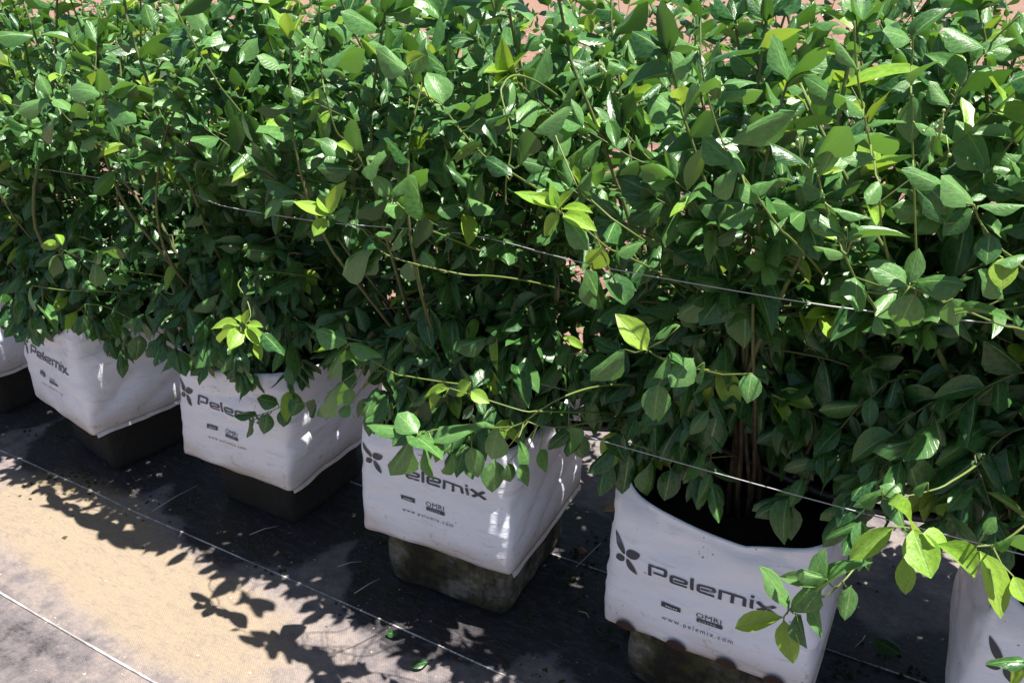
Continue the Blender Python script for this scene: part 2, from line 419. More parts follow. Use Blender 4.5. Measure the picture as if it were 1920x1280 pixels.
def glyphs():
    V = []; Fc = []; x = 0; w = .2
    def G(polys, adv, ww=w):
        nonlocal x
        for p in polys: stroke([(a+x, b) for a, b in p], ww, V, Fc, step=.12)
        x += adv
    e = [rr([(1.02, .1), (.1, .1), (.1, .92), (.98, .92), (.98, .5), (.24, .5)])]
    G([[(.1, 0), (.1, 1.12)], rr([(0, 1.24), (1.05, 1.24), (1.05, .55), (.32, .55)])], 1.3)
    G(e, 1.2); G([[(.1, 0), (.1, 1.42)]], .36); G(e, 1.22)
    G([[(.1, 0), (.1, 1.02)], rr([(.22, .92), (1.44, .92), (1.44, 0)]), [(.78, 0), (.78, .8)]], 1.72)
    G([[(.1, 0), (.1, 1.02)]], .0); G([[(.1, 1.2), (.1, 1.42)]], .32)
    G([[(.12, 0), (1.0, 1.02)]], 0, .27); G([[(.08, 1.02), (.46, .58)]], 0, .27); G([[(.62, .42), (1.04, 0)]], 1.12, .27)
    return V, Fc, x
GV, GF, GW = glyphs()

def petal(a, b, wd, V, Fc, skew=0, n_=10):
    a = Vector(a); b = Vector(b); d = b-a; nrm = Vector((-d.y, d.x)).normalized(); base = len(V)
    for i in range(n_+1):
        s_ = i/n_; w_ = wd*math.sin(math.pi*s_**.9)**.75; c_ = a+d*s_+nrm*skew*math.sin(math.pi*s_)
        V.append(c_+nrm*w_*.5); V.append(c_-nrm*w_*.5)
    for i in range(n_): Fc.append((base+2*i, base+2*i+1, base+2*i+3, base+2*i+2))
EV = []; EF = []
petal((.105, .655), (.03, .765), .040, EV, EF, -.004)
petal((.115, .655), (.185, .70), .062, EV, EF, .004)
petal((.105, .637), (.055, .60), .046, EV, EF)
petal((.118, .635), (.175, .545), .036, EV, EF, -.003)

def font_geo(text, size, spacing=1.0):
    cu = bpy.data.curves.new('t', 'FONT'); cu.body = text; cu.size = size; cu.space_character = spacing; cu.resolution_u = 2
    o = bpy.data.objects.new('t', cu); COL.objects.link(o)
    dg = bpy.context.evaluated_depsgraph_get(); me = o.evaluated_get(dg).to_mesh()
    V = [Vector(v_.co[:2]) for v_ in me.vertices]; Fc = [tuple(p.vertices) for p in me.polygons]
    o.evaluated_get(dg).to_mesh_clear(); bpy.data.objects.remove(o); bpy.data.curves.remove(cu)
    return V, Fc
URL = font_geo('www.pelemix.com', .046, 1.35); OMRI = font_geo('OMRI', .062, 1.05); LISTED = font_geo('LISTED', .026, 1.3)

def on_bag(B, root, name, V2, F2, m, off=.0011):
    V = [B.loc(min(.995, max(.005, p.x)), p.y, off) for p in V2]
    fl = []
    for q in F2:
        a, b, c = V2[q[0]], V2[q[1]], V2[q[2]]
        fl.append(q if (b-a).cross(c-a) > 0 else tuple(reversed(q)))
    me = mesh(name, V, fl, m); return link(name, me, root)

def build_bag(i, B):
    root = empty('grow_bag', B.centre); tag(root, BLAB[i], 'grow bag', 'white grow bags standing in a row')
    NU, NV = 144, 30
    V = []; Fc = []
    for j in range(NV+1):
        for a in range(NU): V.append(B.loc(4*a/NU, j/NV))
    for j in range(NV):
        for a in range(NU): Fc.append((j*NU+a, j*NU+(a+1) % NU, (j+1)*NU+(a+1) % NU, (j+1)*NU+a))
    Fc.append(tuple(reversed(range(NU))))
    # rolled lip, then white film
    b = len(V)
    for a in range(NU): V.append(B.loc(4*a/NU, 1, -.0025)+Vector((0, 0, .0006)))
    for a in range(NU): Fc.append(((NV)*NU+a, NV*NU+(a+1) % NU, b+(a+1) % NU, b+a))
    link('bag_film', mesh('bag_film', V, Fc, M_BAG), root)
    V = []; Fc = []; ND = 10
    for j in range(ND+1):
        for a in range(NU):
            p = B.loc(4*a/NU, 1-.42*j/ND, -.004-.004*math.sin(j/ND*3)); V.append(p+Vector((0, 0, -.0008 if j == 0 else 0)))
    for j in range(ND):
        for a in range(NU): Fc.append((j*NU+a, j*NU+(a+1) % NU, (j+1)*NU+(a+1) % NU, (j+1)*NU+a))
    link('black_lining', mesh('black_lining', V, Fc, M_BLACK), root)
    V = []; Fc = []; NR = 8
    for r_ in range(NR+1):
        for a in range(NU):
            p = B.loc(4*a/NU, .64, -.007); c0 = Vector((B.lean[0]*.64, B.lean[1]*.64, 0)); k = r_/NR
            q = Vector((c0.x+(p.x-c0.x)*k, c0.y+(p.y-c0.y)*k, HB*.64)); q.z += .014*noise.noise(Vector((q.x*22, q.y*22, B.seed)))+.012*(1-k)
            V.append(q)
    for r_ in range(NR):
        for a in range(NU): Fc.append((r_*NU+a, (r_+1)*NU+a, (r_+1)*NU+(a+1) % NU, r_*NU+(a+1) % NU))
    link('substrate', mesh('substrate', V, Fc, M_COIR), root)
    # welded foot seam hanging below the side
    V = []; Fc = []
    for k in range(31):
        q = 1.02+.94*k/30; a = B.loc(q, .004, .001); b = B.loc(q, .0, .004); b.z -= .007+.002*noise.noise(Vector((q*9, B.seed, 0)))
        V += [a, b]
    for k in range(30): Fc.append((2*k, 2*k+1, 2*k+3, 2*k+2))
    link('foot_seam', mesh('foot_seam', V, Fc, M_BAG), root)
    # print
    if i >= 0:
        sc = (.585 if i == 4 else .62)/GW; LOW = -.085 if i == 4 else 0
        on_bag(B, root, 'lettering', [Vector((.240+p.x*sc, .582+LOW+p.y*sc*.80)) for p in GV], GF, M_PRINT)
        on_bag(B, root, 'leaf_emblem', [p+Vector((.008, LOW)) for p in EV], EF, M_PRINT)
        on_bag(B, root, 'web_address', [Vector((.315+p.x*.74, .285+LOW+p.y*.9)) for p in URL[0]], URL[1], M_PRINT)
        on_bag(B, root, 'certificate_mark', [Vector((.475+p.x*.78, .392+LOW+p.y*.9)) for p in OMRI[0]], OMRI[1], M_PRINT)
        V2 = []; F2 = []
        stroke([(.48, .372+LOW), (.60, .372+LOW)], .027, V2, F2, step=.03)
        on_bag(B, root, 'certificate_bar', V2, F2, M_PRINT)
        on_bag(B, root, 'certificate_text', [Vector((.495+p.x*.78, .366+LOW+p.y*.8)) for p in LISTED[0]], LISTED[1], M_PALE, .0018)
        V2 = []; F2 = []
        stroke([(.31, .402+LOW), (.405, .402+LOW)], .036, V2, F2, step=.03)
        on_bag(B, root, 'approval_mark', V2, F2, M_PRINT)
        V2 = []; F2 = []
        for k in range(5): stroke([(.333+.012*k, .402+LOW), (.341+.012*k, .402+LOW)], .010, V2, F2)
        on_bag(B, root, 'approval_mark_detail', V2, F2, M_PALE, .0018)
    # drainage cuts along the front foot
    us = {4: (.13, .39, .63, .85), 2: (.2, .55), 3: (.8,)}.get(i, ())
    if i == 4:
        for u in us:
            V = [B.loc(u, .012, .0012)]; V[0].z = -.004; nn = 12; Fc = []
            for k in range(nn+1):
                a = math.pi*k/nn; p = B.loc(u+.052*math.cos(a), max(.001, .078*math.sin(a)), .0022+.003*math.sin(a)); V.append(p)
            for k in range(nn): Fc.append((0, k+1, k+2))
            link('drain_hole', mesh('drain_hole', V, Fc, M_PLUG), root)
    return root

def box_geo(w, d, h, seed, m, n_=10):
    import bmesh
    bm = bmesh.new(); bmesh.ops.create_cube(bm, size=1)
    bmesh.ops.subdivide_edges(bm, edges=bm.edges[:], cuts=n_, use_grid_fill=True)
    for v_ in bm.verts:
        p = v_.co.copy(); q = p.normalized()
        v_.co = Vector((p.x*w, p.y*d, (p.z+.5)*h))
        e = max(abs(p.x), abs(p.y)) > .49 and abs(p.z) > .4
        k = noise.fractal(Vector((v_.co.x*22, v_.co.y*22, v_.co.z*22+seed)), 1, 2, 4)*.006
        v_.co += Vector((p.x, p.y, 0)).normalized()*(k-(.006 if abs(p.z) > .49 else 0)-(.006 if abs(p.x) > .49 and abs(p.y) > .49 else 0)) if (abs(p.x)+abs(p.y)) > .1 else Vector((0, 0, 0))
        v_.co.z = min(h, v_.co.z+k*.3)
    me = bpy.data.meshes.new('support_block'); bm.to_mesh(me); bm.free(); me.materials.append(m)
    me.polygons.foreach_set('use_smooth', [True]*len(me.polygons)); return me

KLAB = {-1: 'hidden block at the far end of the row', 0: 'dark block under the bag at the left edge of the photo', 1: 'shade-dark block under the angled bag with creased side',
  2: 'shade-dark block under the bag overhung by a shaded twig', 3: 'mossy grey brown block clearly showing below the bag with drooping bright leaves',
  4: 'dark mossy block under the open bag with round drainage cuts', 5: 'block under the bag in the lower right corner'}
for i, B in BAGS.items():
    build_bag(i, B)
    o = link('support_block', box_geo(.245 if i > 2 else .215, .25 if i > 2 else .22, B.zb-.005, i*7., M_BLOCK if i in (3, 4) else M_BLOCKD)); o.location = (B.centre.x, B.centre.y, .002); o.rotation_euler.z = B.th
    tag(o, KLAB[i], 'block', 'blocks raising the grow bags')

# ------------------------------------------------------------------ wires and hose
def line_thing(name, pts, r, m, n_=6):
    V, Fc = tube_geo(pts, r, n_); return link(name, mesh(name, V, Fc, m))
def hid(x): return 1-max(math.exp(-(abs(x+.88)/.2)**4), math.exp(-(abs(x+.23)/.26)**4))
def run(y, z, amp, x0=-3.6, x1=.75, step=.05):
    out = []; x = x0
    while x < x1:
        out.append(Vector((x, y+noise.noise(Vector((x*1.7, y*9, 1)))*.01, z+noise.noise(Vector((x*1.2, z*9, 4)))*amp))); x += step
    return out
tag(line_thing('support_wire', [Vector((p.x, p.y+.07*hid(p.x), p.z-.012*hid(p.x))) for p in run(.815, .705, .005)], .0007, M_WIRE), 'thin pale wire strung through the middle of the foliage', 'wire', 'wires strung along the bushes')
tag(line_thing('support_wire', [Vector((p.x, p.y+(.10 if p.x < -.42 else 0), p.z)) for p in run(.82, .468, .004)], .0007, M_WIRE), 'thin pale wire strung just above the bag rims', 'wire', 'wires strung along the bushes')
hz_ = [Vector((p.x, p.y, .370+.018*math.sin((p.x+.42)*12.8))) for p in run(1.0, .372, .004)]
tag(line_thing('drip_hose', hz_, .008, M_HOSE, 8), 'black irrigation hose lying across the open bag tops', 'hose')

# ------------------------------------------------------------------ leaf templates
def leaf_template(seed, nl, na, fold, curl, twist, cup):
    r_ = random.Random(seed); a1 = r_.uniform(.68, .92); b1 = r_.uniform(.80, 1.0)
    mx = max((t_**a1)*((1-t_)**b1) for t_ in [k/50 for k in range(1, 50)])
    V = []; UV = []; Fc = []
    asym = r_.uniform(-.06, .06)
    for i in range(nl+1):
        t_ = i/nl; w = (t_**a1)*((1-t_)**b1)/mx*.5 if 0 < t_ < 1 else .012
        w = max(w, .010)
        for j in range(na+1):
            s_ = 2*j/na-1
            x = s_*w*(1+asym*s_)
            z = fold*abs(x)*(1-.3*t_)-cup*(x*x)*3.2-curl*t_*t_+math.sin(t_*9+seed)*.012*s_
            z += x*twist*t_
            V.append((x, t_, z)); UV.append((.5+s_*.5, t_))
    for i in range(nl):
        for j in range(na):
            a = i*(na+1)+j; Fc.append((a, a+1, a+na+2, a+na+1))
    return np.array(V), Fc, np.array(UV)
TPL = []; TPLY = []
for s_ in range(9):
    r_ = random.Random(100+s_)
    TPL.append(leaf_template(s_, 6, 4, r_.uniform(.1, .75), r_.uniform(-.05, .5), r_.uniform(-.6, .6), r_.uniform(0, .6)))
for s_ in range(4):
    r_ = random.Random(200+s_)
    TPLY.append(leaf_template(20+s_, 6, 4, r_.uniform(.35, .8), r_.uniform(.0, .25), r_.uniform(-.25, .25), r_.uniform(0, .3)))
ME_L = [mesh('leaf', v_, f_, M_LEAF, uv=u_) for v_, f_, u_ in TPL]
ME_B = [mesh('leaf', v_, f_, M_BRIGHT, uv=u_) for v_, f_, u_ in TPL]
ME_Y = [mesh('leaf', v_, f_, M_YOUNG, uv=u_) for v_, f_, u_ in TPLY]

class Leaf:
    __slots__ = ('M', 'k', 'young', 'p', 'score', 'L', 'keep')
def frame(p, d, nrm, L, wd):
    y = d.normalized(); x = y.cross(nrm)
    if x.length < 1e-4: x = y.orthogonal()
    x.normalize(); z = x.cross(y)
    return Matrix(((x.x*L*wd, y.x*L, z.x*L, p.x), (x.y*L*wd, y.y*L, z.y*L, p.y), (x.z*L*wd, y.z*L, z.z*L, p.z), (0, 0, 0, 1)))
def make_leaf(p, d, nrm, L, wd=None, young=False, r_=rng, keep=False):
    q = Leaf(); q.M = frame(p, d, nrm, L, (wd if wd else r_.uniform(.32, .50))); q.young = young
    q.young = int(young); q.k = r_.randrange(len(TPLY) if q.young == 1 else len(TPL)); q.p = p; q.score = 0; q.L = L; q.keep = keep
    return q

# ------------------------------------------------------------------ bushes
class Bush:
    def __init__(s, x, y, z): s.base = Vector((x, y, z)); s.leaves = []; s.canes = []; s.berries = []; s.twigs = []

def leafy_twig(bu, pts, r0, r_, size, young=0., bare=.02, inter=.019, droop=.0, tipn=5, store=None):
    """tube plus alternate leaves along pts"""
    n_ = len(pts)
    store = bu.canes[-1] if store is None else store
    tube_geo(pts, [r0*(1-.65*i/(n_-1)) for i in range(n_)], 5, store[0], store[1])
    ang = r_.random()*6.28; dist = 0; nxt = bare
    for i in range(n_-1):
        seg = pts[i+1]-pts[i]; L = seg.length
        if L < 1e-6: continue
        d = seg/L; a = d.orthogonal().normalized(); b = d.cross(a)
        while nxt <= dist+L:
            p = pts[i]+d*(nxt-dist); fr = i/(n_-1)
            rad = a*math.cos(ang)+b*math.sin(ang)
            ld = (rad*1.0+d*r_.uniform(.35, .9)+Vector((0, 0, -droop+r_.uniform(-.25, .15)))+Vector((0, -.12, 0))).normalized()
            nrm = Vector((r_.gauss(0, .38)+.1, r_.gauss(-.12, .42), 1))+d*.3
            sz = size*r_.uniform(.55, 1.28)*(1-.3*fr**3)
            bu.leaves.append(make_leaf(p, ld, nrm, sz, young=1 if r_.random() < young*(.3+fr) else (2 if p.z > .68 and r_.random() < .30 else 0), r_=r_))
            ang += 2.4+r_.uniform(-.4, .4); nxt += inter*r_.uniform(.75, 1.3)
        dist += L
    d = (pts[-1]-pts[-2]).normalized(); a = d.orthogonal().normalized(); b = d.cross(a)
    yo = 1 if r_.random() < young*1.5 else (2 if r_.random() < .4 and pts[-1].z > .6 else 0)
    for k in range(tipn):
        g_ = ang+k*2.4; rad = a*math.cos(g_)+b*math.sin(g_)
        bu.leaves.append(make_leaf(pts[-1], (rad*.6+d).normalized(), rad*-.4+Vector((0, -.3, .9)), size*r_.uniform(.55, 1.0), young=yo, r_=r_))

def grow(bu, seed, canes=12, ztop=(.86, 1.06), fmin=.80, fmin_low=.90, zlow=.43, dens=1.25, size=.051, lat=9):
    r_ = random.Random(seed); B = bu.base
    for c in range(canes):
        bu.canes.append(([], []))
        az = c*2.399+r_.uniform(-.4, .4); lean = r_.uniform(.05, .42)*(1+1.1*max(0, math.sin(az)))
        p = B+Vector((math.cos(az), math.sin(az), 0))*r_.uniform(.015, .06)
        d = Vector((math.cos(az)*lean, math.sin(az)*lean, 1)).normalized()
        d.x -= .13
        top = r_.uniform(*ztop); pts = [p.copy()]; st = .03
        out = Vector((math.cos(az)*lean, math.sin(az)*lean, 0))
        while p.z < top and len(pts) < 60:
            d += Vector((r_.gauss(0, .055), r_.gauss(0, .055), .015))+out*(.03 if p.z < B.z+.25 else -.035)
            if p.y < fmin+.05: d.y += .06
            d.normalize(); p = p+d*st; pts.append(p.copy())
        n_ = len(pts); r0 = r_.uniform(.0030, .0048)
        V, Fc = bu.canes[-1]
        tube_geo(pts, [r0*(1-.62*i/n_) for i in range(n_)], 7, V, Fc)
        # terminal shoot carries its own leaves
        k0 = max(0, n_-int(.20/st)); leafy_twig(bu, pts[k0:], r0*.3, r_, size*1.12, young=.10, bare=.01, inter=.017)
        nl = int(lat*dens*r_.uniform(.85, 1.15))
        for l in range(nl):
            fr = (l+r_.random())/nl; i = int(2+fr*(n_-9)); i = max(2, min(n_-3, i)); q = pts[i].copy()
            if noise.noise(Vector((q.x*9, q.y*9, q.z*9)))+(.08 if q.z < .7 else -.05) > .23: continue
            a2 = az+r_.uniform(-1.9, 1.9) if r_.random() < .75 else r_.uniform(0, 6.28)
            el = r_.uniform(.0, .7) if q.z > .6 else r_.uniform(-.35, .4)
            dd = Vector((math.cos(a2), math.sin(a2), math.tan(el))).normalized()
            LL = r_.uniform(.10, .27)*(1.15 if q.z < .75 else .85)*(1+.75*max(0, math.sin(a2))); m = max(4, int(LL/.02)); tw = [q.copy()]
            for j in range(m):
                dd += Vector((r_.gauss(0, .08), r_.gauss(0, .08), .035 if q.z > .62 else -.035)); dd.normalize()
                q = q+dd*.02
                lim = fmin if q.z > .76 else (fmin_low if q.z < .62 else fmin+(fmin_low-fmin)*(.76-q.z)/.14)
                if q.y < lim or q.z < zlow+.02 and q.y < 1.0 or q.z < (.40 if q.y < 1.15 else .26): break
                tw.append(q.copy())
            if len(tw) < 4: continue
            hi = q.z > .8
            leafy_twig(bu, tw, .0016, r_, size*(1.0 if hi else 1.05), young=.09 if hi else .03, droop=.1 if hi else .5, inter=.0165/dens**.3)

def skirt(bu, seed, n_, x0, x1, yf=(.80, .86), z0=(.50, .62), z1=(.41, .47), size=.056):
    """low twigs that arch forward and droop over the bag rim"""
    r_ = random.Random(seed)
    for k in range(n_):
        bu.canes.append(([], [])); x = r_.uniform(x0, x1); xe = x+r_.uniform(-.10, .06)
        a = Vector((x+r_.uniform(-.02, .08), r_.uniform(.93, 1.02), r_.uniform(*z0))); b = Vector((xe, r_.uniform(*yf), r_.uniform(*z1)))
        c = Vector((x, (a.y+b.y)/2-.01, max(a.z, b.z)+.03)); pts = []
        for j in range(10):
            s_ = j/9; pts.append(a*(1-s_)**2+c*2*s_*(1-s_)+b*s_*s_+Vector((r_.gauss(0, .0015), 0, r_.gauss(0, .0015))))
        leafy_twig(bu, pts, .0017, r_, size, young=.05, droop=.45, bare=.03, inter=.016)

BX = {i: Vector((b.centre.x, b.centre.y+.01, b.zb+.64*HB)) for i, b in BAGS.items()}
BUSH = {}
PAR = {-1: dict(canes=17, seed=31, lat=15, size=.046), 0: dict(canes=19, seed=32, lat=16, size=.046), 1: dict(canes=19, seed=33, zlow=.40, lat=16, size=.046), 2: dict(canes=18, seed=34, zlow=.41, lat=17, size=.049), 3: dict(canes=19, seed=35, zlow=.40, lat=17),
       4: dict(canes=20, seed=36, zlow=.46, fmin_low=.92, lat=16), 5: dict(canes=18, seed=37, zlow=.46, fmin_low=.92, lat=15)}
for i in BX:
    BUSH[i] = Bush(*BX[i]); pr = dict(PAR[i]); sd = pr.pop('seed'); grow(BUSH[i], sd, **pr)

skirt(BUSH[0], 1, 16, -2.36, -1.98); skirt(BUSH[1], 2, 22, -1.80, -1.50, z1=(.37, .44)); skirt(BUSH[1], 12, 8, -1.58, -1.40, yf=(.84, .95), z1=(.33, .42))
skirt(BUSH[2], 3, 7, -1.20, -1.0, z1=(.43, .47)); skirt(BUSH[2], 13, 12, -1.12, -.94, yf=(.84, .95), z1=(.37, .44)); skirt(BUSH[2], 23, 10, -1.3, -1.1, yf=(.92, 1.0), z1=(.43, .48))
skirt(BUSH[3], 4, 10, -.66, -.50, z1=(.40, .45)); skirt(BUSH[3], 14, 6, -.66, -.46, yf=(.82, .92), z1=(.37, .42))
skirt(BUSH[4], 5, 7, -.36, -.22, yf=(.84, .90), z1=(.43, .47)); skirt(BUSH[4], 15, 9, -.12, .06, yf=(.84, .95), z1=(.42, .48)); skirt(BUSH[4], 25, 20, -.34, .0, yf=(.93, 1.04), z0=(.54, .66), z1=(.43, .50)); skirt(BUSH[4], 26, 10, -.52, -.36, yf=(.90, 1.05), z0=(.5, .6), z1=(.40, .46))
skirt(BUSH[5], 27, 14, -.02, .3, yf=(.93, 1.1), z0=(.54, .66), z1=(.40, .48)); skirt(BUSH[5], 6, 10, .02, .25, yf=(.80, .9), z1=(.43, .50))

